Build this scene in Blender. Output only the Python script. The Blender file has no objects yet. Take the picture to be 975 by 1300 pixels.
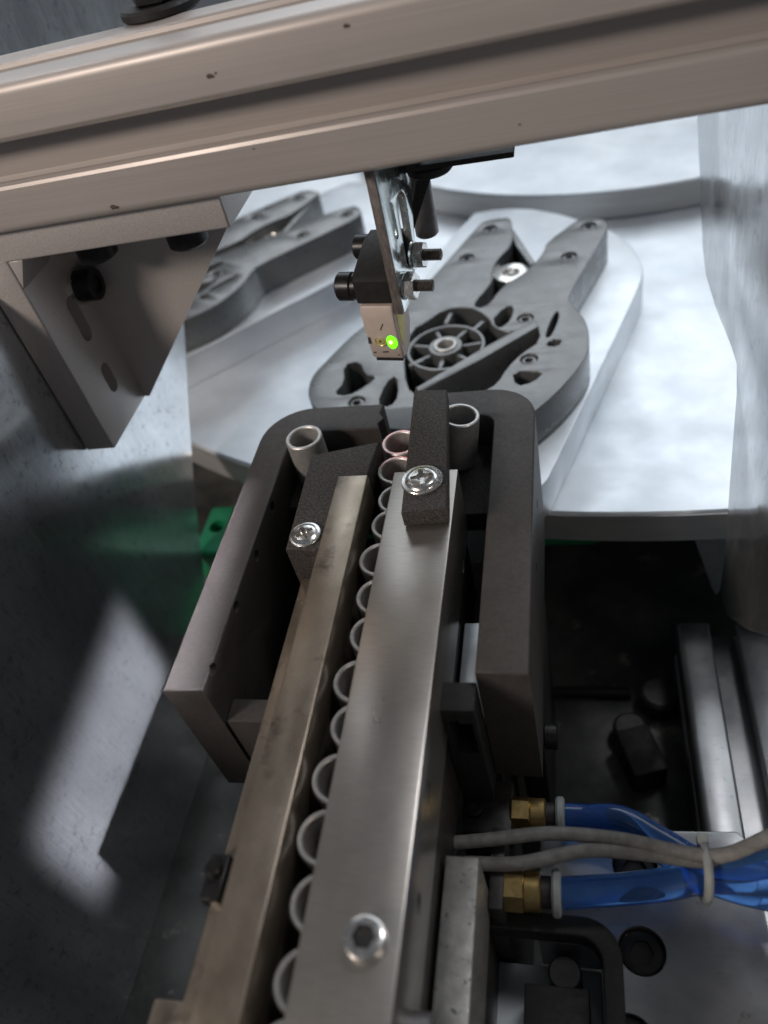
import bpy, bmesh, math, random
from mathutils import Vector, Matrix
random.seed(4)
S = 0.001                                   # everything below is written in millimetres
sc = bpy.context.scene
COL = sc.collection

# ------------------------------------------------------------------ camera
F, CX, CY, H = 1000.0, 487.5, 650.0, 130.0  # focal length and centre in photo pixels, eye height over the rails
AY = Vector((213, -1042, F)).normalized()
AX = Vector((4754, -380, -F)); AX = (AX - AX.dot(AY) * AY).normalized()
AZ = AX.cross(AY)
cd = bpy.data.cameras.new('camera'); cam = bpy.data.objects.new('camera', cd); COL.objects.link(cam)
cam.matrix_world = Matrix(((AX[0], -AX[1], -AX[2], 0), (AY[0], -AY[1], -AY[2], 0),
                           (AZ[0], -AZ[1], -AZ[2], H * S), (0, 0, 0, 1)))
cd.sensor_fit = 'VERTICAL'; cd.sensor_height = 36; cd.lens = 36 * F / 1300
cd.clip_start = 0.005; cd.clip_end = 50
cd.dof.use_dof = True; cd.dof.focus_distance = 0.196; cd.dof.aperture_fstop = 11
sc.camera = cam
sc.render.resolution_x, sc.render.resolution_y = 768, 1024

# ------------------------------------------------------------------ world and lamps
w = bpy.data.worlds.new('World'); sc.world = w; w.use_nodes = True
w.node_tree.nodes['Background'].inputs[0].default_value = (0.80, 0.88, 1.0, 1)
w.node_tree.nodes['Background'].inputs[1].default_value = 0.09
def area(name, loc, target, sx, sy, power, col):
    l = bpy.data.lights.new(name, 'AREA'); l.shape = 'RECTANGLE'; l.size = sx; l.size_y = sy
    l.energy = power; l.color = col
    o = bpy.data.objects.new(name, l); COL.objects.link(o); o.location = loc
    o.rotation_euler = (Vector(target) - Vector(loc)).to_track_quat('-Z', 'Y').to_euler()
    return o
area('ceiling_lamp_far', (0.45, 1.55, 1.05), (0, 0.25, -0.05), 3.0, 0.9, 20, (0.86, 0.93, 1.0))
area('ceiling_lamp_above', (0.42, 0.55, 1.15), (-0.03, 0.15, -0.05), 0.22, 0.22, 3.5, (0.95, 0.96, 1.0))
area('warm_hall_lamp', (-0.62, -0.50, 0.56), (-0.05, 0.15, 0.03), 0.22, 0.18, 6.2, (1.0, 0.87, 0.78))
def spot(name, loc, target, power, deg, blend, radius, col):
    l = bpy.data.lights.new(name, 'SPOT'); l.energy = power; l.color = col; l.spot_size = math.radians(deg)
    l.spot_blend = blend; l.shadow_soft_size = radius
    o = bpy.data.objects.new(name, l); COL.objects.link(o); o.location = loc
    o.rotation_euler = (Vector(target) - Vector(loc)).to_track_quat('-Z', 'Y').to_euler(); return o
ml = area('patch_beam', (0.35, 0.150, 0.66), (-0.149, 0.106, -0.078), 0.074, 0.021, 0.042, (.88, .90, 1.0)); ml.data.spread = math.radians(1.0)  # added narrow beam that draws the bright patch on the left guard
spot('sensor_beam', (-0.0485, 0.1745, 0.0126), (-0.0475, 0.160, -0.008), 0.005, 40, .5, .0004, (1.0, .05, .04))
sc.view_settings.view_transform = 'Standard'; sc.view_settings.look = 'None'
sc.view_settings.exposure = 0.0; sc.view_settings.gamma = 1.0

# ------------------------------------------------------------------ materials
def mat(name, c1, c2=None, metal=0.0, r1=0.5, r2=None, scale=0.2, stretch=(1, 1, 1), bump=0.0, bscale=3.0,
        bstretch=(1, 1, 1), lo=0.35, hi=0.65, spots=None, spot_scale=0.4, spot_at=0.7, spot_w=0.05, trans=0.0, ior=1.45,
        emit=None, es=0.0, coat=0.0, spec=0.5, streak=0.0, streak_stretch=(1, 1, 1), streak_scale=2.0):
    m = bpy.data.materials.new(name); m.use_nodes = True
    nt = m.node_tree; N = nt.nodes; L = nt.links; b = N['Principled BSDF']
    if c2 is None: c2 = c1
    if r2 is None: r2 = r1
    b.inputs['Metallic'].default_value = metal
    b.inputs['IOR'].default_value = ior
    b.inputs['Specular IOR Level'].default_value = spec
    b.inputs['Transmission Weight'].default_value = trans
    b.inputs['Coat Weight'].default_value = coat
    g = N.new('ShaderNodeNewGeometry')
    def coords(st):
        v = N.new('ShaderNodeVectorMath'); v.operation = 'MULTIPLY'
        L.new(g.outputs['Position'], v.inputs[0])
        v.inputs[1].default_value = (1000 * st[0], 1000 * st[1], 1000 * st[2]); return v.outputs[0]
    def noise(sc_, st, det=5.0, rough=0.6):
        n = N.new('ShaderNodeTexNoise'); n.inputs['Scale'].default_value = sc_
        n.inputs['Detail'].default_value = det; n.inputs['Roughness'].default_value = rough
        L.new(coords(st), n.inputs['Vector']); return n.outputs['Fac']
    def ramp(src, a, b_, va=0.0, vb=1.0):
        r = N.new('ShaderNodeMapRange'); r.inputs[1].default_value = a; r.inputs[2].default_value = b_
        r.inputs[3].default_value = va; r.inputs[4].default_value = vb; L.new(src, r.inputs[0]); return r.outputs[0]
    def mix(f, a, bb):
        x = N.new('ShaderNodeMix'); x.data_type = 'RGBA'; L.new(f, x.inputs[0])
        for i, v in ((6, a), (7, bb)):
            if isinstance(v, tuple): x.inputs[i].default_value = (*v, 1)
            else: L.new(v, x.inputs[i])
        return x.outputs[2]
    base = noise(scale, stretch)
    fac = ramp(base, lo, hi)
    col = mix(fac, c1, c2)
    if streak:
        sfac = ramp(noise(streak_scale, streak_stretch, 3.0), 0.3, 0.7, 1 - streak, 1.0)
        mm = N.new('ShaderNodeMix'); mm.data_type = 'RGBA'; mm.blend_type = 'MULTIPLY'; mm.inputs[0].default_value = 1
        L.new(col, mm.inputs[6]); L.new(sfac, mm.inputs[7]); col = mm.outputs[2]
    if spots:
        col = mix(ramp(noise(spot_scale, (1, 1, 1), 6.0, 0.7), spot_at, spot_at + spot_w), col, spots)
    L.new(col, b.inputs['Base Color'])
    L.new(ramp(noise(scale * 2.3, stretch), 0.3, 0.7, r1, r2), b.inputs['Roughness'])
    if bump:
        bn = N.new('ShaderNodeBump'); bn.inputs['Strength'].default_value = 1.0
        bn.inputs['Distance'].default_value = bump * S
        L.new(noise(bscale, bstretch, 3.0), bn.inputs['Height']); L.new(bn.outputs[0], b.inputs['Normal'])
    if emit:
        b.inputs['Emission Color'].default_value = (*emit, 1); b.inputs['Emission Strength'].default_value = es
    return m

MT = {}
MT['beam'] = mat('anodised_aluminium', (.49, .445, .415), (.56, .515, .485), .32, .38, .50, .02, (.3, 1, 1), .004, .8, (.1, 1.4, 1.4),
                 spots=(.10, .07, .05), spot_scale=.16, spot_at=.735, streak=.13, streak_stretch=(.006, 1.7, 1.7))
MT['cast'] = mat('sparkling_grey_cast_metal', (.48, .445, .425), (.64, .60, .575), .42, .30, .46, 2.6, (1, 1, 1), .016, 3.0, lo=.34, hi=.68)
MT['nylon'] = mat('black_printed_nylon', (.022, .020, .019), (.085, .076, .070), 0, .5, .85, 1.9, (1, 1, 1), .16, 2.2, lo=.40, hi=.66,
                  spots=(.26, .24, .22), spot_scale=1.6, spot_at=.70)
MT['yoke'] = mat('dark_printed_nylon', (.042, .037, .034), (.060, .053, .048), 0, .45, .68, .9, (1, 1, 1), .03, 2.8, lo=.3, hi=.7,
                 spots=(.17, .15, .135), spot_scale=.35, spot_at=.70, spot_w=.12, streak=.22, streak_scale=.12, streak_stretch=(1, 1, 1))
MT['plastic'] = mat('grey_black_moulded_plastic', (.066, .071, .072), (.088, .094, .094), 0, .24, .36, .08, bump=.004, bscale=2.0, ior=1.95)
MT['raill'] = mat('tarnished_steel', (.285, .235, .18), (.40, .345, .28), .82, .26, .44, .05, (1, .7, 1), .006, 2.5, (.3, 2.4, 2),
                  spots=(.10, .078, .06), spot_scale=.09, spot_at=.56, spot_w=.16, streak=.14, streak_stretch=(.5, 1.6, 2))
MT['railr'] = mat('brushed_steel', (.42, .39, .355), (.50, .47, .43), .88, .25, .38, .02, (1, .6, 1), .004, 2.5, (.12, 3.0, 3),
                  spots=(.25, .23, .20), spot_scale=.25, spot_at=.66, spot_w=.14, streak=.24, streak_stretch=(.12, 3.4, 3))
MT['base'] = mat('dark_blackened_steel', (.030, .028, .027), (.055, .050, .046), .4, .4, .6, .3, bump=.01, bscale=2)
MT['bush'] = mat('zinc_grey_bushing_steel', (.50, .49, .475), (.62, .61, .59), .7, .40, .56, .6, bump=.008, bscale=4)
MT['zinc'] = mat('zinc_plated_steel', (.74, .80, .80), (.84, .88, .86), .95, .16, .3, .25, bump=.0008, bscale=2)
MT['edge'] = mat('sheared_steel_edge', (.16, .14, .13), (.30, .27, .25), .6, .4, .6, 1.2, (1, 1, .3), .02, 4)
MT['screw'] = mat('bright_zinc_screw', (.66, .65, .63), (.76, .75, .72), .95, .16, .3, .8, bump=.01, bscale=3)
MT['black'] = mat('black_oxide_steel', (.012, .012, .013), (.022, .021, .021), .3, .28, .42, .8, bump=.006, bscale=4)
MT['blackmatte'] = mat('matt_black', (.010, .010, .010), (.018, .017, .016), 0, .5, .7, .5)
MT['disc'] = mat('milled_aluminium', (.64, .68, .725), (.84, .87, .89), .75, .34, .50, .022, (1, 1, 1), .004, 1.2, lo=.3, hi=.7,
                 streak=.11, streak_scale=.06, streak_stretch=(1, 1, 1), spots=(.60, .63, .66), spot_scale=.5, spot_at=.70)
MT['rim'] = mat('turned_aluminium_rim', (.66, .65, .63), (.76, .75, .73), .75, .35, .5, .1, (.3, .3, 3))
MT['guard'] = mat('scuffed_stainless_sheet', (.66, .68, .70), (.82, .84, .86), .88, .13, .27, .04, (1, 1, .5), .0010, 1.2, (1, 3.5, .15),
                  spots=(.40, .41, .44), spot_scale=.38, spot_at=.54, spot_w=.14, streak=.22, streak_stretch=(1, 1.1, .03))
MT['plate'] = mat('machined_aluminium_plate', (.27, .275, .28), (.38, .38, .38), .8, .28, .42, .05, (1, 1, 1), .006, 2.5,
                  spots=(.20, .20, .195), spot_scale=.35, spot_at=.60, spot_w=.12, streak=.10, streak_stretch=(.05, 2, 1))
MT['floor'] = mat('oily_dark_floor', (.032, .034, .032), (.12, .12, .108), .2, .3, .6, .035, bump=.15, bscale=.25,
                  spots=(.24, .23, .19), spot_scale=.06, spot_at=.62)
MT['green'] = mat('green_plastic', (.008, .15, .065), (.011, .20, .085), 0, .35, .45, .05)
MT['brass'] = mat('brass', (.36, .255, .10), (.46, .335, .14), .9, .28, .42, .4, bump=.006, bscale=3)
MT['collar'] = mat('grey_plastic', (.26, .28, .275), (.32, .34, .33), 0, .4, .5, .3)
MT['thread'] = mat('worn_black_thread', (.10, .085, .075), (.17, .15, .13), .5, .3, .45, 1.5)
MT['rough'] = mat('rough_ground_steel', (.24, .235, .222), (.34, .332, .315), .55, .40, .55, .3, bump=.03, bscale=1.5, spots=(.03, .028, .025), spot_scale=.55, spot_at=.60)
MT['rod'] = mat('grey_ground_rod', (.16, .15, .155), (.22, .21, .21), .6, .3, .4, .3)
MT['tube'] = mat('blue_polyurethane', (.10, .30, .80), (.14, .36, .86), 0, .07, .16, .3, trans=.86, ior=1.42)
MT['cable'] = mat('grey_cable', (.13, .126, .118), (.20, .195, .185), 0, .5, .65, .5, bump=.02, bscale=2)
MT['beige'] = mat('beige_sensor_housing', (.52, .44, .385), (.56, .475, .42), 0, .35, .45, .4, bump=.004, bscale=4)
MT['label'] = mat('yellow_label', (.62, .55, .10), (.70, .63, .20), 0, .35, .5, .5)
MT['dark'] = mat('dark_print', (.05, .045, .04), (.09, .08, .07), 0, .5, .6, 1)
MT['dialm'] = mat('amber_dial', (.55, .45, .12), (.66, .60, .30), .3, .3, .4, 1)
MT['led'] = mat('lit_green_lens', (.10, .55, .02), None, 0, .25, emit=(.16, 1.0, .01), es=1.6)
MT['ledcore'] = mat('lit_green_core', (.4, .9, .1), None, 0, .25, emit=(.45, 1.0, .12), es=9.0)
MT['wear'] = mat('exposed_brown_dent', (.085, .06, .045), (.13, .09, .07), .2, .5, .7, 2)

# ------------------------------------------------------------------ helpers
def ray(px, py):
    d = Vector(((px - CX) / F, (py - CY) / F, 1)); return Vector((d.dot(AX), d.dot(AY), d.dot(AZ)))
def at(px, py, ax, v):                       # photo pixel met with the plane x / y / z = v (mm)
    r = ray(px, py); o = Vector((0, 0, H)); return o + r * ((v - o[ax]) / r[ax])
def tag(o, label, cat=None, group=None, kind=None):
    if label: o['label'] = label
    if cat: o['category'] = cat
    if group: o['group'] = group
    if kind: o['kind'] = kind
    return o
def thing(name, label, cat, loc, group=None):
    o = bpy.data.objects.new(name, None); COL.objects.link(o); o.empty_display_size = .005
    o.location = Vector(loc) * S; return tag(o, label, cat, group)
def wloc(o): return o.location.copy() if o.parent is None else o.location + wloc(o.parent)
def put(bm, name, m, parent=None, ang=35, smooth=True):
    me = bpy.data.meshes.new(name)
    bmesh.ops.recalc_face_normals(bm, faces=bm.faces)
    vs = [v.co for v in bm.verts]
    lo = Vector([min(v[i] for v in vs) for i in range(3)]); hi = Vector([max(v[i] for v in vs) for i in range(3)])
    c = (lo + hi) / 2
    if parent is None: c.z = lo.z
    for v in bm.verts: v.co = (v.co - c) * S
    if smooth:
        for f in bm.faces: f.smooth = True
    bm.to_mesh(me); bm.free(); me.materials.append(MT[m] if isinstance(m, str) else m)
    if smooth: me.set_sharp_from_angle(angle=math.radians(ang))
    o = bpy.data.objects.new(name, me); COL.objects.link(o); o.location = c * S
    if parent is not None:
        o.parent = parent; o.location = c * S - wloc(parent)
    return o
def box(x0, x1, y0, y1, z0, z1, bev=.3, seg=2):
    bm = bmesh.new(); bmesh.ops.create_cube(bm, size=1)
    for v in bm.verts:
        v.co = Vector(((x0 + x1) / 2 + v.co.x * (x1 - x0), (y0 + y1) / 2 + v.co.y * (y1 - y0), (z0 + z1) / 2 + v.co.z * (z1 - z0)))
    if bev: bmesh.ops.bevel(bm, geom=list(bm.edges), offset=bev, segments=seg, affect='EDGES', profile=.5)
    return bm
def xf(bm, M):
    bmesh.ops.transform(bm, matrix=M, verts=bm.verts); return bm
def rotz(bm, a, c): return xf(bm, Matrix.Translation(c) @ Matrix.Rotation(math.radians(a), 4, 'Z') @ Matrix.Translation(-Vector(c)))
def basis(axis):
    axis = Vector(axis).normalized(); return axis.to_track_quat('Z', 'Y').to_matrix().to_4x4()
def lathe(prof, loc=(0, 0, 0), axis=(0, 0, 1), n=40):          # prof: closed list of (radius, height)
    bm = bmesh.new(); rings = []
    prof = [p for i, p in enumerate(prof) if i == 0 or (abs(p[0] - prof[i - 1][0]) + abs(p[1] - prof[i - 1][1])) > 1e-6]
    for r, z in prof:
        if r < 1e-6: rings.append([bm.verts.new((0, 0, z))])
        else: rings.append([bm.verts.new((r * math.cos(2 * math.pi * i / n), r * math.sin(2 * math.pi * i / n), z)) for i in range(n)])
    for a, b in zip(rings, rings[1:]):
        for i in range(n):
            j = (i + 1) % n
            if len(a) == 1 and len(b) == 1: continue
            if len(a) == 1: bm.faces.new((a[0], b[i], b[j]))
            elif len(b) == 1: bm.faces.new((a[i], b[0], a[j]))
            else: bm.faces.new((a[i], b[i], b[j], a[j]))
    return xf(bm, Matrix.Translation(loc) @ basis(axis))
def cyl(r, h, loc, axis=(0, 0, 1), bev=.25, n=40):
    return lathe([(0, 0), (r - bev, 0), (r, bev), (r, h - bev), (r - bev, h), (0, h)], loc, axis, n)
def hexprism(r, h, loc, axis, bev=.35, spin=0):
    bm = lathe([(0, 0), (r - bev, 0), (r, bev), (r, h - bev), (r - bev, h), (0, h)], (0, 0, 0), (0, 0, 1), 6)
    return xf(bm, Matrix.Translation(loc) @ basis(axis) @ Matrix.Rotation(math.radians(spin), 4, 'Z'))
def chaikin(p, it=1):
    for _ in range(it):
        q = []
        for i in range(len(p)):
            a, b = Vector(p[i]), Vector(p[(i + 1) % len(p)]); q += [a * .75 + b * .25, a * .25 + b * .75]
        p = q
    return [tuple(v) for v in p]
def prism(outline, z0, z1, holes=(), bev=.3, plane='Z', res=2):  # outline in the plane's own two axes, filled with holes
    cu = bpy.data.curves.new('tmp', 'CURVE'); cu.dimensions = '2D'; cu.fill_mode = 'BOTH'
    h = (z1 - z0) / 2; cu.extrude = h - bev; cu.bevel_depth = bev; cu.bevel_resolution = res; cu.offset = -bev
    for poly in [outline, *holes]:
        sp = cu.splines.new('POLY'); sp.points.add(len(poly) - 1); sp.use_cyclic_u = True
        for p, q in zip(sp.points, poly): p.co = (q[0], q[1], 0, 1)
    o = bpy.data.objects.new('tmp', cu); COL.objects.link(o)
    me = bpy.data.meshes.new_from_object(o.evaluated_get(bpy.context.evaluated_depsgraph_get()))
    bpy.data.objects.remove(o); bpy.data.curves.remove(cu)
    bm = bmesh.new(); bm.from_mesh(me); bpy.data.meshes.remove(me)
    bmesh.ops.remove_doubles(bm, verts=bm.verts, dist=1e-3)
    for v in bm.verts:
        a, b, c = v.co; c += z0 + h
        v.co = {'Z': (a, b, c), 'Y': (a, c, b), 'X': (c, a, b)}[plane]
    return bm
def circ(x, y, r, n=28, ry=None, a0=0):
    ry = ry or r
    return [(x + r * math.cos(a0 + 2 * math.pi * i / n), y + ry * math.sin(a0 + 2 * math.pi * i / n)) for i in range(n)]
def slot(x, y, r, half, ang=0, n=10):
    pts = []; ca, sa = math.cos(ang), math.sin(ang)
    for s in (1, -1):
        for i in range(n + 1):
            t = -math.pi / 2 + math.pi * i / n
            u, v = half + r * math.cos(t), r * math.sin(t); u *= s; v *= s
            pts.append((x + u * ca - v * sa, y + u * sa + v * ca))
    return pts
def smooth_path(pts, per=10):
    P = [Vector(p) for p in pts]; P = [P[0] * 2 - P[1]] + P + [P[-1] * 2 - P[-2]]; out = []
    for i in range(1, len(P) - 2):
        for k in range(per):
            t = k / per; a, b, c, d = P[i - 1:i + 3]
            out.append(.5 * ((2 * b) + (c - a) * t + (2 * a - 5 * b + 4 * c - d) * t * t + (3 * b - a - 3 * c + d) * t ** 3))
    out.append(P[-2]); return out
def tube(pts, r, n=14, smooth=True):
    P = smooth_path(pts) if smooth else [Vector(p) for p in pts]
    bm = bmesh.new(); rings = []; up = Vector((0, 0, 1))
    for i, p in enumerate(P):
        t = (P[min(i + 1, len(P) - 1)] - P[max(i - 1, 0)]).normalized()
        s = t.cross(up); s = s.normalized() if s.length > 1e-4 else Vector((1, 0, 0)); u = s.cross(t)
        rr = r(i / (len(P) - 1)) if callable(r) else r
        rings.append([bm.verts.new(p + (s * math.cos(2 * math.pi * k / n) + u * math.sin(2 * math.pi * k / n)) * rr) for k in range(n)])
    for a, b in zip(rings, rings[1:]):
        for k in range(n): bm.faces.new((a[k], a[(k + 1) % n], b[(k + 1) % n], b[k]))
    bm.faces.new(rings[0]); bm.faces.new(rings[-1][::-1]); return bm
def cut(o, cutters):
    bpy.context.view_layer.update(); tmp = []
    for bm in cutters:
        c = put(bm, 'cutter', 'black', None, smooth=False); tmp.append(c)
        md = o.modifiers.new('b', 'BOOLEAN'); md.operation = 'DIFFERENCE'; md.solver = 'EXACT'; md.object = c
    bpy.context.view_layer.update()
    me = bpy.data.meshes.new_from_object(o.evaluated_get(bpy.context.evaluated_depsgraph_get()))
    o.modifiers.clear(); me.name = o.name; o.data = me
    for c in tmp: bpy.data.objects.remove(c)
    for p in me.polygons: p.use_smooth = True
    me.set_sharp_from_angle(angle=math.radians(35)); return o
def dup(root, name=None):
    r = root.copy(); COL.objects.link(r)
    for ch in root.children:
        c = ch.copy(); COL.objects.link(c); c.parent = r
        for g in ch.children:
            d = g.copy(); COL.objects.link(d); d.parent = c
    return r
def jitter(bm, a):
    for v in bm.verts: v.co += Vector((random.uniform(-a, a), random.uniform(-a, a), random.uniform(-a, a)))
    return bm

FLOOR = -140.0
# ------------------------------------------------------------------ setting
tag(put(box(-700, 700, -300, 1500, FLOOR - 12, FLOOR, 0), 'floor', 'floor', None), None, kind='structure')

# guard sheets on both sides (vertical, facing each other)
XL = -149.0
edge = [at(x, y, 0, XL) for x, y in ((205, -40), (215, 60), (225, 300), (235, 430), (240, 520), (246, 610), (252, 668), (259, 730), (262, 800))]
pl = [(p.y, p.z) for p in edge]
pl = pl + [(pl[-1][0] - 4, FLOOR), (-120, FLOOR), (-120, 30), (150, 46), (170, 50), (172, 220), (pl[0][0] + 8, 220)]
tag(put(prism(pl, XL - 2, XL, bev=.25, plane='X'), 'guard_sheet', 'guard', None), 'scuffed dark stainless guard sheet behind the triangular corner bracket', 'guard sheet', 'side guard sheets')
XR = 40.0
pr = [(p.y, p.z) for p in [at(x, y, 0, XR) for x, y in ((885, 150), (888, 215), (890, 270), (892, 315), (896, 350), (908, 390), (928, 440), (935, 462), (935, 500), (928, 590), (921, 690), (914, 752), (922, 782), (950, 800), (990, 812))]]
pr = pr + [(-40, -90), (-40, 66.0), (pr[0][0] - 2, 66.0)]
tag(put(prism(pr, XR, XR + 2, bev=.25, plane='X'), 'guard_sheet', 'guard', None), 'brushed steel guard sheet with stepped edge beside the turntable', 'guard sheet', 'side guard sheets')

# ------------------------------------------------------------------ turntable
TC = (30.0, 560.0); TZ = -60.0
tt = thing('turntable', 'large bright round aluminium turntable with raised centre disc', 'turntable', (TC[0], TC[1], FLOOR))
put(lathe([(0, TZ - 14), (374.5, TZ - 14), (375.5, TZ - 13), (375.5, TZ - .8), (374.8, TZ), (0, TZ)], (*TC, 0), n=220), 'disc', 'disc', tt)
put(lathe([(374.6, TZ - 13.2), (375.75, TZ - 13.0), (375.75, TZ - 1.2), (374.6, TZ - 1.0)], (*TC, 0), n=220), 'rim_band', 'rim', tt)
put(lathe([(0, TZ), (169.5, TZ), (170, TZ + .5), (170, TZ + 13.4), (169.4, TZ + 14), (0, TZ + 14)], (*TC, 0), n=160), 'centre_disc', 'disc', tt)
put(lathe([(169.5, TZ + .6), (170.2, TZ + .8), (170.2, TZ + 13), (169.5, TZ + 13.2)], (*TC, 0), n=160), 'rim_band', 'rim', tt)
put(lathe([(0, FLOOR), (120, FLOOR), (120, TZ - 14), (0, TZ - 14)], (*TC, 0), n=64), 'pedestal', 'base', tt)

# ------------------------------------------------------------------ fixture plate and moulded part (station one, then a copy one station on)
PZ = TZ + 15; QZ = PZ + 15
def zpt(a, b, z=QZ): p = at(360 + .4513 * a, 250 + .4513 * b, 2, z); return (p.x, p.y)
fo = [at(x, y, 2, PZ) for x, y in ((590, 272), (640, 264), (690, 266), (768, 288), (797, 306), (815, 334), (817, 350), (804, 380), (712, 575), (690, 620), (600, 690), (470, 640), (440, 545), (500, 420))]
fx = tag(put(prism(chaikin([(p.x, p.y) for p in fo], 1), TZ, PZ, bev=.5), 'fixture_plate', 'disc', None), 'raised aluminium fixture plate under the plastic part behind the sensor', 'fixture plate', 'turntable fixture plates')

pt = thing('moulded_part', 'black moulded plastic part with two long arms on the fixture behind the sensor', 'plastic part', (*zpt(455, 422), PZ), 'moulded parts on the turntable')
outl = [(545, 82), (565, 66), (630, 56), (642, 64), (648, 130), (600, 175), (583, 215), (588, 240), (525, 308), (572, 312), (612, 252),
        (690, 205), (735, 150), (737, 128), (832, 60), (850, 53), (902, 60), (914, 78), (903, 108), (800, 275), (808, 300), (848, 340),
        (862, 392), (856, 445), (800, 520), (725, 590), (640, 650), (300, 662), (95, 605), (66, 562), (75, 510), (110, 470),
        (215, 365), (300, 325), (350, 300), (455, 185)]
O2 = chaikin([zpt(*p) for p in outl], 2)
def zc(a, b, r): x, y = zpt(a, b); return circ(x, y, r, 24)
pockets = [
    [(338, 440), (362, 372), (400, 352), (450, 316), (520, 308), (566, 330), (600, 372), (640, 384), (712, 352), (724, 404), (668, 440), (628, 480), (600, 525), (560, 548), (380, 560), (345, 535)],
    [(168, 472), (215, 462), (228, 500), (262, 505), (232, 530), (180, 560), (140, 553), (172, 520)],
    [(288, 520), (318, 500), (322, 560), (300, 590), (262, 585)],
    [(642, 490), (735, 490), (702, 520), (655, 532)],
    [(735, 392), (752, 345), (768, 318), (776, 330), (766, 362), (748, 396)],
    [(752, 400), (786, 402), (770, 420), (735, 418)],
    [(582, 350), (622, 308), (648, 306), (640, 345), (605, 372)],
    [(420, 348), (448, 316), (520, 303), (476, 340)],
]
cxy = Vector(zpt(455, 418))
pk = [chaikin([zpt(*p) for p in q], 1) for q in pockets[1:]]
big = chaikin([zpt(*p) for p in pockets[0]], 1)
bolts = [(580, 88), (515, 170), (858, 80), (803, 165), (398, 335), (680, 340), (690, 455), (205, 575)]
pk = [q for q in pk if min((Vector(a) - Vector(b)).length for a in q for b in big) > 1.0]
put(prism(O2, PZ, QZ - 13.4, bev=.3), 'lower_shell', 'plastic', pt)
us = put(prism(O2, QZ - 13.4, QZ, [big, *pk, *[zc(*b, 3.0) for b in bolts if min((Vector(zpt(*b)) - Vector(c)).length for c in big) > 4]], bev=.35), 'upper_shell', 'plastic', pt)
put(lathe([(13.2, -13.3), (14.6, -13.3), (14.6, -.8), (14.3, -.5), (13.5, -.5), (13.2, -.8), (13.2, -13.3)], (cxy.x, cxy.y, QZ), n=56), 'hub_wall', 'plastic', us)
put(lathe([(4.3, -13.3), (6.2, -13.3), (6.2, -.2), (6.0, 0), (4.5, 0), (4.3, -.2), (4.3, -13.3)], (cxy.x, cxy.y, QZ), n=40), 'hub_core', 'plastic', us)
for k in range(7):
    a = 360 * k / 7 + 8; c0 = Vector((cxy.x, cxy.y, 0))
    put(rotz(box(cxy.x + 6.0, cxy.x + 13.4, cxy.y - .75, cxy.y + .75, QZ - 13.3, QZ - 1.2, .2), a, c0), 'rib', 'plastic', us)
da = [zpt(*p) for p in ((372, 545), (384, 556), (560, 462), (716, 372), (708, 352), (548, 440))]
put(prism(da, QZ - 13.3, QZ + 1.2, bev=.35), 'diagonal_arm', 'plastic', us)
for a, b in (((470, 322), (455, 352)), ((560, 345), (530, 372)), ((352, 470), (392, 452))):
    p0, p1 = Vector(zpt(*a)), Vector(zpt(*b)); n_ = (p1 - p0).orthogonal().normalized() * .8
    put(prism([tuple(p0 + n_), tuple(p1 + n_), tuple(p1 - n_), tuple(p0 - n_)], QZ - 13.3, QZ - .6, bev=.2), 'rib', 'plastic', us)
for b in bolts:
    x, y = zpt(*b)
    put(lathe([(1.5, -3.2), (2.7, -3.2), (2.7, -.9), (2.2, -.6), (1.5, -.6), (1.5, -3.2)], (x, y, QZ), n=24), 'boss', 'plastic', us)
put(lathe([(3.0, -13), (4.4, -13), (4.4, .4), (4.1, .7), (3.3, .7), (3.0, .4), (3.0, -13)], (cxy.x, cxy.y, QZ), n=32), 'sleeve', 'bush', pt)
put(prism([zpt(*p) for p in ((630, 64), (650, 88), (707, 174), (694, 184), (652, 126))], PZ, QZ - 1.5, bev=.3), 'web', 'plastic', pt)
ws = thing('locating_washer', 'bright ring washer in the fork of the part behind the sensor', 'washer', (*zpt(640, 212, PZ + 1), PZ), 'fixture locating washers')
wx, wy = zpt(640, 212, PZ + 10.6)
put(lathe([(3.2, 0), (7.4, 0), (7.4, 10), (7.0, 10.6), (3.6, 10.6), (3.2, 10), (3.2, 0)], (wx, wy, PZ), n=36), 'ring', 'screw', ws)
put(cyl(3.0, 8.2, (wx, wy, PZ), bev=.5), 'stud', 'screw', ws)

RM = Matrix.Translation((TC[0] * S, TC[1] * S, 0)) @ Matrix.Rotation(math.radians(-30), 4, 'Z') @ Matrix.Translation((-TC[0] * S, -TC[1] * S, 0))
bpy.context.view_layer.update()
for o, lab in ((fx, 'raised aluminium fixture plate seen behind the triangular corner bracket'),
               (pt, 'black moulded plastic part on the fixture behind the triangular corner bracket'),
               (ws, 'bright ring washer on the fixture behind the triangular corner bracket')):
    c = dup(o); c.matrix_world = RM @ o.matrix_world; c['label'] = lab

p = at(563, 338, 2, TZ)
tag(put(cyl(2.6, .4, (p.x, p.y, TZ), bev=.1), 'yellow_dot', 'label', None), 'small yellow marker on the turntable', 'speck')  # thin flat yellow disc on the turntable top

# green carriers under the turntable
for (x0, x1, y0, y1, z0, z1, lab, hole) in ((-154, -112, 194, 222, FLOOR, -84, 'green plastic carrier block beneath the turntable left of the black yoke', True),
                                            (-100, 6, 203, 232, -96, -90, 'long green plastic bar low beneath the turntable edge', False)):
    g = tag(put(box(x0, x1, y0, y1, z0, z1, 2.5, 3), 'green_block', 'green', None), lab, 'block', 'green blocks under the turntable')
    if hole: cut(g, [cyl(3.4, 20, (-147, 209, z1 - 15), bev=0)])

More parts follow.
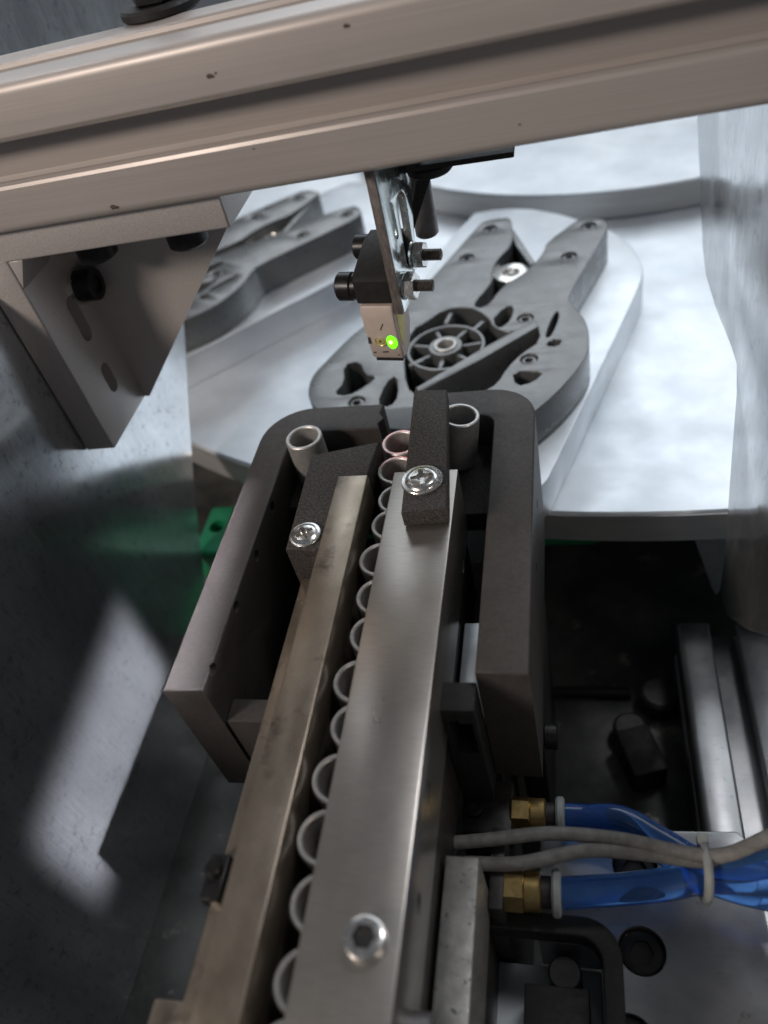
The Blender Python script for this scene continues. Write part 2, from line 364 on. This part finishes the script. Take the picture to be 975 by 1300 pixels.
# ------------------------------------------------------------------ feed track: base, rails
tr = thing('feed_track', 'steel feed track carrying a row of bushings', 'feed track', (-48, 80, FLOOR))
put(box(-67.6, -30.2, -10, 141, -45, -21, .4), 'track_base', 'base', tr)
put(box(-67.6, -53.2, -8, 118, -21, -10, .5), 'side_strip', 'raill', tr)
put(box(-62, -36, 20, 60, FLOOR, -45, .5), 'support_post', 'base', tr)
lr = put(box(-60.8, -52.7, -12, 143.6, -10, 0, .45), 'left_rail', 'raill', tr)
lr['label'] = 'narrow brownish tarnished rail'
rr = put(box(-46.0, -29.6, -12, 144, -20.8, 0, .4), 'cover_rail', 'railr', tr)
rr['label'] = 'wide brushed steel rail covering half the bushings'
h1 = at(588, 718, 0, -29.6)
cut(rr, [box(-60, -41, -30, 160, -30, -4.2, 0), cyl(1.9, 8, (-37, h1.y, h1.z), (1, 0, 0), bev=0), cyl(1.9, 8, (-37, 45, -10), (1, 0, 0), bev=0)])
sp = at(462, 1190, 2, 2.5)
def socket_screw(parent, c, axis, r, h, m='screw', name='socket_screw', hexr=.58, dome=.5):
    ax = Vector(axis).normalized()
    s = put(lathe([(0, 0), (r, 0), (r, h - dome), (r - .2 * dome, h - .35 * dome), (r - dome, h), (0, h)], c, axis, 36), name, m, parent)
    cut(s, [hexprism(r * hexr, h * .7, Vector(c) + ax * (h * .45), axis, 0)])
    put(hexprism(r * hexr * .97, h * .36, Vector(c) + ax * (h * .47), axis, .02), 'socket_shade_plug', 'blackmatte', s)  # black plug that paints the shade inside the hex recess
    return s
socket_screw(tr, (sp.x, sp.y, 0), (0, 0, 1), 3.3, 3.0)
put(lathe([(0, 0), (2.6, 0), (2.6, 3.4), (2.3, 3.8), (0, 3.8)], (-29.6, 27.5, -13), (1, 0, 0)), 'side_pin', 'rod', tr)

# bushings
bsh = lathe([(4.15, 0), (5.0, 0), (5.2, .25), (5.2, 15.2), (4.95, 15.5), (4.35, 15.5), (4.1, 15.2), (4.1, .2), (4.15, 0)], n=48)
b0 = None
ys = [162.4, 151.4, 140.3, 131.2, 120.0, 108.9, 98.2, 86.4, 75.7, 64.9, 53.5, 42.4, 30.8, 20.2]
xs = [-47.9, -47.4, -45.3, -45.7, -46.8, -45.6, -45.6, -46.8, -45.5, -46.9, -47.0, -46.0, -45.6, -46.6]
BL = ['plain steel bushing at the open head of the queue, in the yoke gap', 'plain steel bushing second in the queue, beside the black clamp finger']
def bushing(loc, label, group, tilt=None):
    global b0
    if b0 is None:
        b0 = put(bsh, 'bushing', 'bush', None); o = b0
    else:
        o = b0.copy(); COL.objects.link(o)
    o.location = Vector(loc) * S
    o.rotation_euler = tilt or (random.uniform(-.02, .02), random.uniform(-.02, .02), random.uniform(0, 6))
    return tag(o, label, 'bushing', group)
for i, (x, y) in enumerate(zip(xs, ys)):
    bushing((x, y, -21), BL[i] if i < 2 else 'steel bushing in the track row, half hidden by the wide rail', 'bushings queued in the feed track')
put(box(-53.0, -41.0, 141, 170, -45, -21.02, .3), 'track_tongue', 'base', tr)

# ------------------------------------------------------------------ yoke
def arc(cx, cy, r, a0, a1, n=8): return [(cx + r * math.cos(math.radians(a0 + (a1 - a0) * i / n)), cy + r * math.sin(math.radians(a0 + (a1 - a0) * i / n))) for i in range(n + 1)]
YZ0, YZ1 = -50.0, -6.0
yk = thing('black_yoke', 'black printed plastic U-shaped yoke around the feed track', 'yoke', (-50, 130, FLOOR))
left = [(-90.8, 83.2), (-81.2, 83.4)] + arc(-77.2, 165.6, 4, 180, 90) + [(-55.2, 169.4), (-55.8, 172), (-54.4, 174), (-56, 176.5), (-55.4, 180.6)] + arc(-76.8, 167.2, 14, 90, 180)
right = [(-22.5, 88.9), (-11.6, 88.5)] + arc(-24, 171.4, 12.4, 0, 90) + [(-44.5, 183.9), (-44.5, 172.2)] + arc(-26.7, 168.2, 4, 90, 0)
la = put(prism(left, YZ0, YZ1, bev=.55), 'left_arm', 'yoke', yk)
ra = put(prism(right, YZ0, YZ1, bev=.55), 'right_arm', 'yoke', yk)
hol = [at(x, y, 0, -81.2) for x, y in ((346, 643), (326, 705), (300, 770), (271, 850))]
cut(la, [cyl(1.5, 7, (-86, p.y, p.z), (1, 0, 0), bev=0) for p in hol])
hor = [at(x, y, 0, -11.6) for x, y in ((684, 575), (682, 640), (681, 720))]
cut(ra, [cyl(1.4, 7, (-16, p.y, p.z), (1, 0, 0), bev=0) for p in hor])
cr = put(box(-30.0, -22.6, 82, 88.8, YZ0, -9.5, .3), 'cross_web', 'blackmatte', yk)  # blacker than the left web: the rail's shade is put into its colour
put(box(-28.8, -23.0, 89.0, 90.4, -27.4, -13, .1), 'added_window_pad', 'collar', yk)  # pale pad added behind the window so it reads as lit
cut(cr, [box(-28.4, -23.6, 70, 100, -26.8, -13.5, 0)])
put(box(-81.0, -68.0, 84, 90, YZ0, -20, .3), 'cross_web', 'yoke', yk)
put(box(-90, -83, 110, 160, FLOOR, YZ0, .5), 'support_leg', 'base', yk)
put(box(-20, -13, 110, 160, FLOOR, YZ0, .5), 'support_leg', 'base', yk)
p = at(692, 935, 0, -11.4)
put(cyl(3.2, 3.4, (-11.6, p.y, p.z), (1, 0, 0), .3), 'side_bolt', 'black', yk)

# ------------------------------------------------------------------ clamp blocks with pan screws
def pan_screw(parent, c, r, name='pan_screw', spin=20, axis=(0, 0, 1)):
    h = r * .36
    s = put(lathe([(0, 0), (r * .98, 0), (r, .15), (r, .7), (r * .97, .85), (r * .82, .9), (r * .74, h * .8), (r * .58, h * .96), (r * .3, h), (0, h)], c, axis, 48), name, 'screw', parent, ang=40)
    cs = []
    for a in (0, 90):
        cs.append(rotz(box(c[0] - r * .52, c[0] + r * .52, c[1] - r * .12, c[1] + r * .12, c[2] + h * .2, c[2] + h * 2, 0), a + spin, c))
    cs.append(lathe([(0, h * .25), (r * .2, h * .25), (r * .3, h * 1.4), (0, h * 1.4)], c, axis, 16))
    cut(s, cs); return s
lb = thing('left_clamp_block', 'grainy black plastic clamp block beside the narrow brown rail', 'clamp block', (-66, 140, -20))
LZ = -1.5
L1 = [at(x, y, 2, LZ) for x, y in ((362, 696), (395, 577), (481, 560))]
L1 = [(L1[0].x, L1[0].y), (-61.0, L1[0].y - .8), (-61.0, 144.4), (-53.6, 144.4), (L1[2].x, L1[2].y), (L1[1].x, L1[1].y)]
put(prism(L1, -17, LZ, bev=.7), 'block', 'nylon', lb)
put(box(-81, -53.6, 150, 168.6, -21.5, -17, .4), 'foot', 'nylon', lb)
q = at(387, 678, 2, LZ + .8); pan_screw(lb, (q.x, q.y, LZ), 4.0, spin=35)
rb = thing('right_clamp_finger', 'grainy black plastic clamp finger on the wide steel rail', 'clamp block', (-36, 148, 0))
R1 = [(-40.6, 124.6), (-29.9, 125.2), (-34.1, 170.2), (-43.2, 171.0)]
fb = put(prism(R1, 0.02, 5.2, bev=.6), 'finger', 'nylon', rb)
put(prism([(-42.4, 144.8), (-36.2, 144.8), (-39.6, 170.0), (-42.8, 170.2)], -21.0, 0.0, bev=.4), 'block', 'nylon', rb)
q = at(535, 606, 2, 6.6); pan_screw(rb, (q.x, q.y, 5.2), 5.0, spin=12)
bushing((-74.8, 162.2, -17.0), 'lone steel bushing in the inner corner of the yoke, beside the left clamp block', 'loose bushings by the yoke')
put(box(-36.4, -22.8, 144.2, 172, -22, -16.4, .4), 'foot', 'nylon', rb)
bushing((-33.4, 165.6, -15.9), 'lone steel bushing behind the clamp finger on the wide steel rail', 'loose bushings by the yoke', (-.03, .16, 0))

# ------------------------------------------------------------------ overhead beam
SL = .0187                                    # the beam climbs slightly to the right
def sh(bm):
    for v in bm.verts: v.co.z += SL * (v.co.x + 50)
    return bm
side = [(-15.5 + 2.2, -15.5), (-5.4, -15.5), (-4.7, -15.1), (-4.2, -14.3), (-4.2, -13.2), (-8.4, -13.2), (-8.4, -10.9), (-4.9, -7.2),
        (4.9, -7.2), (8.4, -10.9), (8.4, -13.2), (4.2, -13.2), (4.2, -14.3), (4.7, -15.1), (5.4, -15.5), (15.5 - 2.2, -15.5)]
prof = []
for k in range(4):
    a = math.radians(90 * k)
    prof += [(x * math.cos(a) - y * math.sin(a), x * math.sin(a) + y * math.cos(a)) for x, y in side]
    for i in range(1, 5):
        t = math.radians(-90 + 90 * i / 5); x, y = 13.3 + 2.2 * math.cos(t), -13.3 + 2.2 * math.sin(t)
        prof.append((x * math.cos(a) - y * math.sin(a), x * math.sin(a) + y * math.cos(a)))
BYC, BZC = 180.6, 81.4
bmt = thing('extrusion_beam', 'slotted aluminium extrusion beam crossing above the feed track', 'beam', (-50, BYC, BZC - 15.5))
bprof = put(sh(prism([(BYC + x, BZC + y) for x, y in prof], -148.9, 62, bev=.15, plane='X')), 'profile', 'beam', bmt, ang=25)
for px, py, r in ((267, 97, 1.1), (440, 33, .9), (274, 93, .5), (145, 263, 1.3), (322, 189, .35), (660, 158, .4)):
    p = at(px, py, 1, BYC - 15.5)
    bl = [(p.x + r * (1 + .7 * math.sin(3.1 * i + px)) * math.cos(i * .7) * .8, p.z + r * .45 * math.sin(i * .7) * (1 + .4 * math.cos(2.3 * i))) for i in range(9)]
    put(prism(chaikin(bl, 2), BYC - 15.54, BYC - 15.46, bev=.015, plane='Y'), 'dent', 'wear', bprof)

# bracket under the beam against the left guard
br = thing('corner_bracket', 'grey cast triangular corner bracket under the beam', 'bracket', (-139, 181, -6))
ZT = 65.85
vl = put(sh(prism([(-148.7, ZT), (-77.4, ZT), (-77.4, ZT - 8), (-139.2, ZT - 8), (-139.2, -4.5), (-148.7, -4.5)], 168, 195.4, bev=.7, plane='Y')), 'angle_body', 'cast', br)
s1, s2 = at(101, 405, 0, -139.2), at(139, 479, 0, -139.2)
cut(vl, [sh(cyl(3.6, 12, (x, 184, ZT - 10), bev=0)) for x in (-124, -97)] + [prism(slot(s1.y, s1.z, 2.6, 4.5, math.radians(90)), -143, -130, bev=0, plane='X'),
         prism(slot(s2.y, s2.z, 2.4, 2.6, math.radians(90)), -143, -130, bev=0, plane='X')])
put(sh(prism([(-139.5, ZT - 8.05), (-80.5, ZT - 8.05), (-137.2, -4.4), (-139.15, -4.4)], 194.2, 195.3, bev=0, plane='Y')), 'gusset', 'cast', br)
put(sh(prism([(-139.3, ZT - 7.9), (-134.8, ZT - 7.9), (-139.3, ZT - 16)], 168.4, 184, bev=.4, plane='Y')), 'corner_rib', 'cast', br)
sb = at(90, 362, 0, -139.2)
wsh = put(lathe([(2.6, 0), (5.4, 0), (5.4, 1.2), (2.6, 1.2), (2.6, 0)], (-139.2, sb.y + 3, sb.z - 2), (1, 0, 0)), 'washer', 'screw', br)
socket_screw(br, (-138.1, sb.y + 3, sb.z - 2), (1, 0, 0), 4.6, 5.0, 'black', 'bolt')
for x in (-124, -97):
    put(sh(cyl(5.4, 9, (x, 184, ZT - 17), bev=.6)), 'bolt', 'black', br)

# black foot on top of the beam
ft = thing('clamp_foot', 'black clamp foot with bright stud on top of the beam', 'clamp foot', (-99, 190, BZC + 15))
pf = at(165, 22, 2, 95.5)
pf = Vector((-90, 200, BZC + 15.5 + SL * (-46)))
put(cyl(9.5, 2.4, pf, bev=.6), 'flange', 'blackmatte', ft)
put(cyl(4.6, 16, pf + Vector((0, 0, 2.6)), bev=.6), 'stud', 'black', ft)
put(hexprism(6.2, 4, pf + Vector((0, 0, 2.6)), (0, 0, 1)), 'nut', 'black', ft)

# ------------------------------------------------------------------ sensor and its hanger
hg = thing('sensor_hanger', 'zinc plated sheet hanger with slots, hanging under the beam', 'hanger', (-43, 181, 27))
ZB = BZC - 15.5 + SL * 7
hp = prism([(172, ZB), (196, ZB), (194, 52), (187, 34), (180, 27.5), (173.2, 27.5), (172.6, 34)], -44.0, -42.0,
           [slot(188.5, 57, 1.3, 2.2, 1.57), slot(178.2, 49.5, .9, 3.6, 1.57), slot(184.5, 44, 3.0, 6.4, 1.50)], bev=.2, plane='X')
put(hp, 'plate', 'zinc', hg)
put(box(-44.15, -41.85, 171.75, 172.5, 28, ZB - .5, .1), 'sheared_edge', 'edge', hg)
put(box(-44, -20, 172, 196, ZB - 0.02, ZB + .0, 0), 'top_flange', 'zinc', hg) if False else None
for (y, z, nm) in ((176.3, 33.4, 'near'), (185.6, 36.6, 'far')):
    put(lathe([(1.8, 0), (3.5, 0), (3.5, .6), (1.8, .6), (1.8, 0)], (-42.0, y, z), (1, 0, 0), 30), 'washer', 'zinc', hg)
    nt = put(hexprism(3.5, 2.7, (-41.4, y, z), (1, 0, 0), spin=12 if nm == 'near' else 30), 'nut', 'screw', hg)
    thr = [(0, 0)]
    for i in range(9): thr += [(1.5, .5 * i + .1), (1.22, .5 * i + .35)]
    put(lathe(thr + [(0, 4.6)], (-38.7, y, z), (1, 0, 0), 24), 'thread_end', 'thread', nt)
se = thing('photo_sensor', 'small beige photoelectric sensor with lit green lamp', 'sensor', (-49, 177, 13))
put(prism([(172.2, 31), (189.5, 34.5), (189.5, 42.0), (184, 42.0), (174, 38.5), (172.2, 37)], -54.0, -44.05, bev=.5, plane='X'), 'clamp_body', 'blackmatte', se)
for (y, z, x0, r) in ((175.6, 33.9, -59.6, 3.6), (186.4, 39.0, -57.6, 3.1)):
    b = put(cyl(r, 4.4, (x0, y, z), (1, 0, 0), .5), 'screw_head', 'black', se)
    put(cyl(r * .93, -44.2 - (x0 + 4.4), (x0 + 4.4, y, z), (1, 0, 0), .1), 'sleeve', 'black', se)
hs = [(171.6, 30.6), (171.1, 29.6), (171, 27), (171.2, 22), (172.0, 15.0), (172.6, 14.3), (175, 14.0), (178, 15), (181.5, 20.5), (182, 30.8)]
put(prism(hs, -53.3, -44.3, bev=.7, plane='X', res=3), 'housing', 'beige', se)
put(prism([(172.6, 13.4), (175.6, 13.2), (178.2, 14.6), (175, 14.4), (172.9, 14.6)], -52.6, -45.0, bev=.1, plane='X'), 'lens', 'black', se)
put(prism([(172.6, 29.6), (178.8, 29.8), (178.6, 27), (176.2, 21.5), (173.4, 17.6), (172.6, 20)], -44.36, -44.18, bev=.03, plane='X'), 'side_label', 'label', se)
put(prism([(177.2, 31), (181.5, 31), (181, 28), (179.4, 25)], -44.32, -44.12, bev=.03, plane='X'), 'side_label', mat('amber_label', (.55, .42, .03)), se)
pled = at(497.5, 436, 1, 171.2); pdl = at(482.5, 436.5, 1, 171.2)
led = put(xf(lathe([(0, 0), (1.75, 0), (1.72, .25), (1.3, .5), (0, .6)], (0, 0, 0), (0, -1, 0), 28), Matrix.Translation((pled.x, 171.5, pled.z)) @ Matrix.Diagonal((.85, 1, 1.25, 1))), 'lamp_lens', 'led', se)
put(lathe([(0, 0), (.5, 0), (.4, .2), (0, .28)], (pled.x - .2, 170.95, pled.z + .1), (0, -1, 0), 20), 'lamp_core', 'ledcore', led)
dl = put(lathe([(0, 0), (1.75, 0), (1.75, .2), (1.45, .35), (1.25, .2), (1.2, .15), (.95, .15), (.85, .45), (.4, .5), (.35, .2), (0, .2)], (pdl.x, 171.55, pdl.z), (0, -1, 0), 32), 'dial', 'dialm', se)
put(lathe([(0, 0), (.3, 0), (.3, .1), (0, .1)], (pdl.x, 171.3, pdl.z), (0, -1, 0), 16), 'dial_mark', 'dark', dl)
def print_bar(x0, z0, x1, z1, wd=.18, y=171.02):
    a, b = Vector((x0, z0)), Vector((x1, z1)); n = (b - a).orthogonal().normalized() * wd
    return prism([tuple(a + n), tuple(b + n), tuple(b - n), tuple(a - n)], y - .05, y + .15, bev=.01, plane='Y')
for (a, b, c, d) in ((467, 433, 468, 441), (482.5, 422, 488.5, 407), (485, 451, 491, 450)):
    p, q = at(a, b, 1, 171.1), at(c, d, 1, 171.1); put(print_bar(p.x, p.z, q.x, q.z, .16 if a != 467 else .28, 171.1 if b < 445 else 171.35), 'printed_mark', 'dark', se)
for (a, b) in ((474, 452), (506, 452)):
    p = at(a, b, 1, 171.4); put(cyl(.22, .12, (p.x, 171.5, p.z), (0, -1, 0), .01, 12), 'printed_mark', 'dark', se)

bpy.context.view_layer.update()
PV = Vector((-43, 172, 0)) * S
for o in (hg, se):
    o.matrix_world = Matrix.Translation(PV) @ Matrix.Rotation(math.radians(-10), 4, 'Z') @ Matrix.Translation(-PV) @ o.matrix_world
# rod, strip and gusset behind the hanger
rd = thing('hanging_rod', 'dark grey round rod hanging under the beam behind the sensor hanger', 'rod', (-36, 200, 34))
p = at(541, 298, 1, 200)
put(cyl(3.1, 58 - p.z, (p.x + .4, 200, p.z), bev=.5), 'shaft', 'rod', rd)
fl = thing('flat_bar', 'thin black flat bar under the beam behind the sensor hanger', 'flat bar', (-28, 190, 50))
pa, pb_ = at(535, 222, 1, 190), at(654, 197, 1, 190)
put(box(pa.x - 8, pb_.x, 186, 208, pb_.z + 1.0, pb_.z + 2.4, .3), 'bar', 'blackmatte', fl)
for yy in (188, 203): put(cyl(2.4, ZB - pb_.z - 2.1, (-36.5 + (yy - 188) * .3, yy, pb_.z + 2.2), bev=.2), 'spacer', 'black', fl)
q4 = [at(x, y, 1, 192) for x, y in ((531, 221), (549, 221), (520, 308), (513, 308))]
put(prism([(q.x, q.z) for q in q4], 192, 194, bev=.25, plane='Y'), 'stay', 'blackmatte', fl)
pk_ = at(543, 222, 1, 187)
put(cyl(5.6, 2.4, (pk_.x, 191.5, pb_.z - 1.4), bev=.5), 'knob', 'blackmatte', fl)

# ------------------------------------------------------------------ base plate bottom right with counterbored screws
bp = thing('base_plate', 'machined aluminium base plate with counterbored screws', 'base plate', (10, 45, FLOOR))
bpz = -62.0
pb = put(prism([(-13, 81.5), (31.5, 83.6), (33.6, 81.5), (34.8, 62), (35.5, -20), (-13, -20)], bpz - 16, bpz, bev=.5), 'plate', 'plate', bp)
scr = [at(x, y, 2, bpz) for x, y in ((815, 1207), (806, 1099), (800, 1322))]
cut(pb, [box(-40, .3, -40, 56.3, bpz - 30, bpz + 10, 0)] + [cyl(5.0, 10, (p.x, p.y, bpz - 6), bev=0) for p in scr])
for p in scr: socket_screw(bp, (p.x, p.y, bpz - 6.02), (0, 0, 1), 4.5, 5.0, 'black')
put(box(2, 34, -10, 70, FLOOR, bpz - 16.02, .4), 'riser', 'base', bp)
lp = tag(put(box(-29, .2, -15, 56, -86, -78.5, .4), 'lower_plate', 'disc', None), 'bright scuffed lower plate seen inside the black frame', 'plate')
put(box(-18, -4, 10, 50, FLOOR, -86.02, .4), 'foot', 'base', lp)
bright = tag(put(box(-29.5, -22.6, 91, 117, -31, -27, .4), 'bright_shim', 'disc', None), 'bright steel strip glimpsed between wide rail and yoke arm', 'strip')
put(box(-29, -23, 96, 114, FLOOR, -31.02, .3), 'leg', 'base', bright)

# black frame with rounded opening
fr = thing('access_frame', 'black frame with rounded opening beside the grey side block', 'frame', (-10, 40, FLOOR))
zf = -56.0
ou = [(-27, 60.5)] + arc(-3.5, 52.5, 8, 90, 0) + [(4.5, -10), (-27, -10)]
inn = [(-26.9 + 1.9, 56.4)] + arc(-4.6, 51.4, 5, 90, 0) + [(.4, -5), (-25, -5)]
put(prism(ou, bpz + .02, zf, [inn], bev=.5), 'frame_ring', 'blackmatte', fr)
fj = thing('black_jaw', 'small black jaw block inside the rounded black frame', 'jaw', (-16, 44, FLOOR))
p1 = at(708, 1275, 2, -63)
put(box(p1.x - 7, p1.x + 6.5, p1.y - 16, p1.y + 3.5, -78.48, -63, .5), 'block', 'blackmatte', fj)
put(cyl(3.6, 15, (p1.x + 1.5, p1.y + 6.2, -78.48), bev=.4), 'pin', 'black', fj)

# grey side block right of the cover rail
gb = thing('grey_side_block', 'rough grey steel block against the wide rail', 'block', (-26, 40, FLOOR))
put(box(-29.4, -22.6, -14, 61.2, -52, -29.5, .5), 'block', 'rough', gb)
put(cyl(3.0, 9, (-22.6, 28.5, -47), (1, 0, 0), .4), 'stud', 'base', gb)
put(box(-29.2, -23.2, -10, 56, FLOOR, -52.02, .3), 'web', 'base', gb)

# ------------------------------------------------------------------ air cylinder block with fittings, hoses and cables
ac = thing('air_cylinder', 'dark air cylinder block low under the right yoke arm', 'cylinder', (-26, 72, FLOOR))
put(box(-30.2, -18.6, 74.6, 87.4, -58, -50.1, .4), 'head', 'base', ac)
put(box(-22.5, -19.4, 57, 74.4, -58, -46, .4), 'head', 'base', ac)
socket_screw(ac, (-27.4, 80.0, -50.12), (0, 0, 1), 2.3, 1.6, 'black')
put(box(-30, -19.6, 57, 88, FLOOR, -58.02, .4), 'barrel', 'base', ac)
def fitting(x, y, z, r, label):
    t = thing('air_fitting', label, 'air fitting', (x, y, z), 'brass air fittings')
    put(hexprism(r, 4.4, (x, y, z), (1, 0, 0), .3, spin=8), 'hex_body', 'brass', t)
    bb = put(cyl(r * .93, 3.6, (x + 4.3, y, z), (1, 0, 0), .3), 'barrel', 'brass', t)
    put(cyl(r * .72, 2.6, (x + 7.8, y, z), (1, 0, 0), .2), 'neck', 'base', t)
    put(lathe([(0, 0), (r * .98, 0), (r * 1.08, .5), (r * 1.08, 1.6), (r * .95, 2.0), (0, 2.0)], (x + 10.2, y, z), (1, 0, 0)), 'release_collar', 'collar', bb)
    return Vector((x + 12.1, y, z))
f1 = fitting(-18.9, 80.6, -52.5, 4.0, 'brass push-in air fitting touching the yoke bottom')
f2 = fitting(-20.6 + .9, 62.8, -50.5, 4.5, 'brass push-in air fitting below the two grey cables')
T0 = at(897, 1107, 2, -48)
def hose(name, pts, r, m, label, cat, group): return tag(put(tube(pts, r), name, m, None, ang=80), label, cat, group)
def jp(px, py, z): p = at(px, py, 2, z); return (p.x, p.y, p.z)
G = 'blue air hoses'
hose('air_hose', [f1, f1 + Vector((5, .1, 0)), jp(790, 1040, -51), jp(845, 1070, -49.5), jp(905, 1100, -47.5), jp(985, 1092, -45), jp(1090, 1040, -42)], 2.9, 'tube', 'blue air hose leaving the fitting at the yoke bottom', 'air hose', G)
hose('air_hose', [f2, jp(800, 1128, -50.3), jp(850, 1122, -50), jp(900, 1114, -50), jp(985, 1118, -50), jp(1090, 1120, -49)], 3.3, 'tube', 'thick blue air hose leaving the lower brass fitting', 'air hose', G)
hose('air_hose', [jp(712, 1034, -57.2), jp(770, 1048, -56), jp(830, 1080, -55), jp(893, 1120, -54.5), jp(985, 1146, -54), jp(1090, 1150, -53)], 2.0, 'tube', 'thin blue air hose passing under the other hoses at the tie', 'air hose', G)
G = 'grey sensor cables'
hose('grey_cable', [jp(556, 1072, -44), jp(620, 1066, -43.6), jp(700, 1058, -43.4), jp(790, 1066, -43.6), jp(870, 1083, -44), jp(915, 1086, -43), jp(960, 1070, -41), jp(1080, 1010, -38)], 1.5, 'cable', 'thin grey cable crossing just under the black cylinder block', 'cable', G)
hose('grey_cable', [jp(590, 1096, -45), jp(660, 1096, -44.5), jp(740, 1080, -44), jp(810, 1083, -44.5), jp(880, 1092, -45.4), jp(930, 1092, -45.2), jp(975, 1082, -44.5), jp(1090, 1060, -43)], 1.5, 'cable', 'thin grey cable passing above the lower brass fitting', 'cable', G)
tie = thing('cable_tie', 'pale cable tie bundling blue hoses and grey cables', 'cable tie', (T0.x, T0.y, T0.z))
tp = []
for i in range(29):
    a = 2 * math.pi * i / 28; tp.append((T0.x - .4 + .8 * math.sin(a) * .3, T0.y + 5.2 * math.cos(a), T0.z - .8 + 6.2 * math.sin(a)))
put(tube(tp, .95, 10, False), 'strap', 'collar', tie)
put(box(T0.x - 1.4, T0.x + .8, T0.y + 4.2, T0.y + 6.8, T0.z + 1, T0.z + 3.6, .3), 'head', 'collar', tie)

# ------------------------------------------------------------------ small things round the edges
sbk = tag(put(box(-73.8, -67.7, 10, 27.2, -24, -12, .5), 'stop_block', 'raill', None), 'small pale stop block on the side strip of the brown rail', 'block')
put(box(-73, -68.2, 12, 25, FLOOR, -24.02, .3), 'leg', 'base', sbk)
p = at(278, 1120, 2, -9.5)
ck = thing('black_clip', 'small black clip on the side strip of the brown rail', 'clip', (p.x, p.y, -10))
put(box(-68.4, -64.6, p.y - 4.2, p.y + 4.2, -9.98, -6.6, .6), 'body', 'black', ck)
put(cyl(1.6, 2.0, (-66.6, p.y + 1, -6.7), bev=.3), 'button', 'black', ck)
ex = thing('floor_profile', 'bright slotted aluminium profile lying low beside the base plate', 'profile', (46, 100, FLOOR))
pe = [(45.6 + x, -125.3 + y + .8) for x, y in [(a * 30 / 31, b * 30 / 31) for a, b in prof]]
put(prism(pe, 20, 178, bev=.15, plane='Y'), 'bar', 'plate', ex)
put(box(31, 60, 30, 170, FLOOR, -139.6, 0), 'foot_strip', 'base', ex)
fi = [at(x, y, 1, 192) for x, y in ((880, 680), (925, 680), (914, 750), (909, 756), (904, 748))]
tag(put(prism([(p.x, p.z) for p in fi], 192, 195, bev=.3, plane='Y'), 'gap_fill_tab', 'collar', None), 'pale rounded tab added for the bright gap under the turntable edge by the stepped guard sheet', 'tab')  # made-up tab standing in for a pale lit gap
for k, (px, py, r, h, ax) in enumerate(((838, 885, 7, 10, (.2, .5, 1)), (812, 960, 8, 16, (.1, .3, 1)), (800, 925, 6, 8, (1, .2, .1)))):
    p = at(px, py, 2, FLOOR + 6)
    tag(put(cyl(r, h, (p.x, p.y, FLOOR - .02), (0, 0, 1), 1.2) if k != 1 else rotz(box(p.x - 6, p.x + 6, p.y - 10, p.y + 8, FLOOR, FLOOR + 13, 1.5), 18, Vector((p.x, p.y, 0))), 'dark_offcut', 'base', None), ['dark round steel offcut by the end of the thin black rod', 'dark square steel offcut lying on the oily floor', 'small dark round offcut against the square offcut'][k], 'offcut', 'offcuts on the floor')
ft_ = at(640, 880, 2, FLOOR + 2); ft2 = at(800, 880, 2, FLOOR + 2)
tag(put(tube([(ft_.x, ft_.y, FLOOR + 2), ((ft_.x + ft2.x) / 2, ft_.y + 1, FLOOR + 2), (ft2.x, ft2.y, FLOOR + 2)], 2.0), 'dark_rod', 'blackmatte', None), 'thin black rod lying on the oily floor', 'rod')
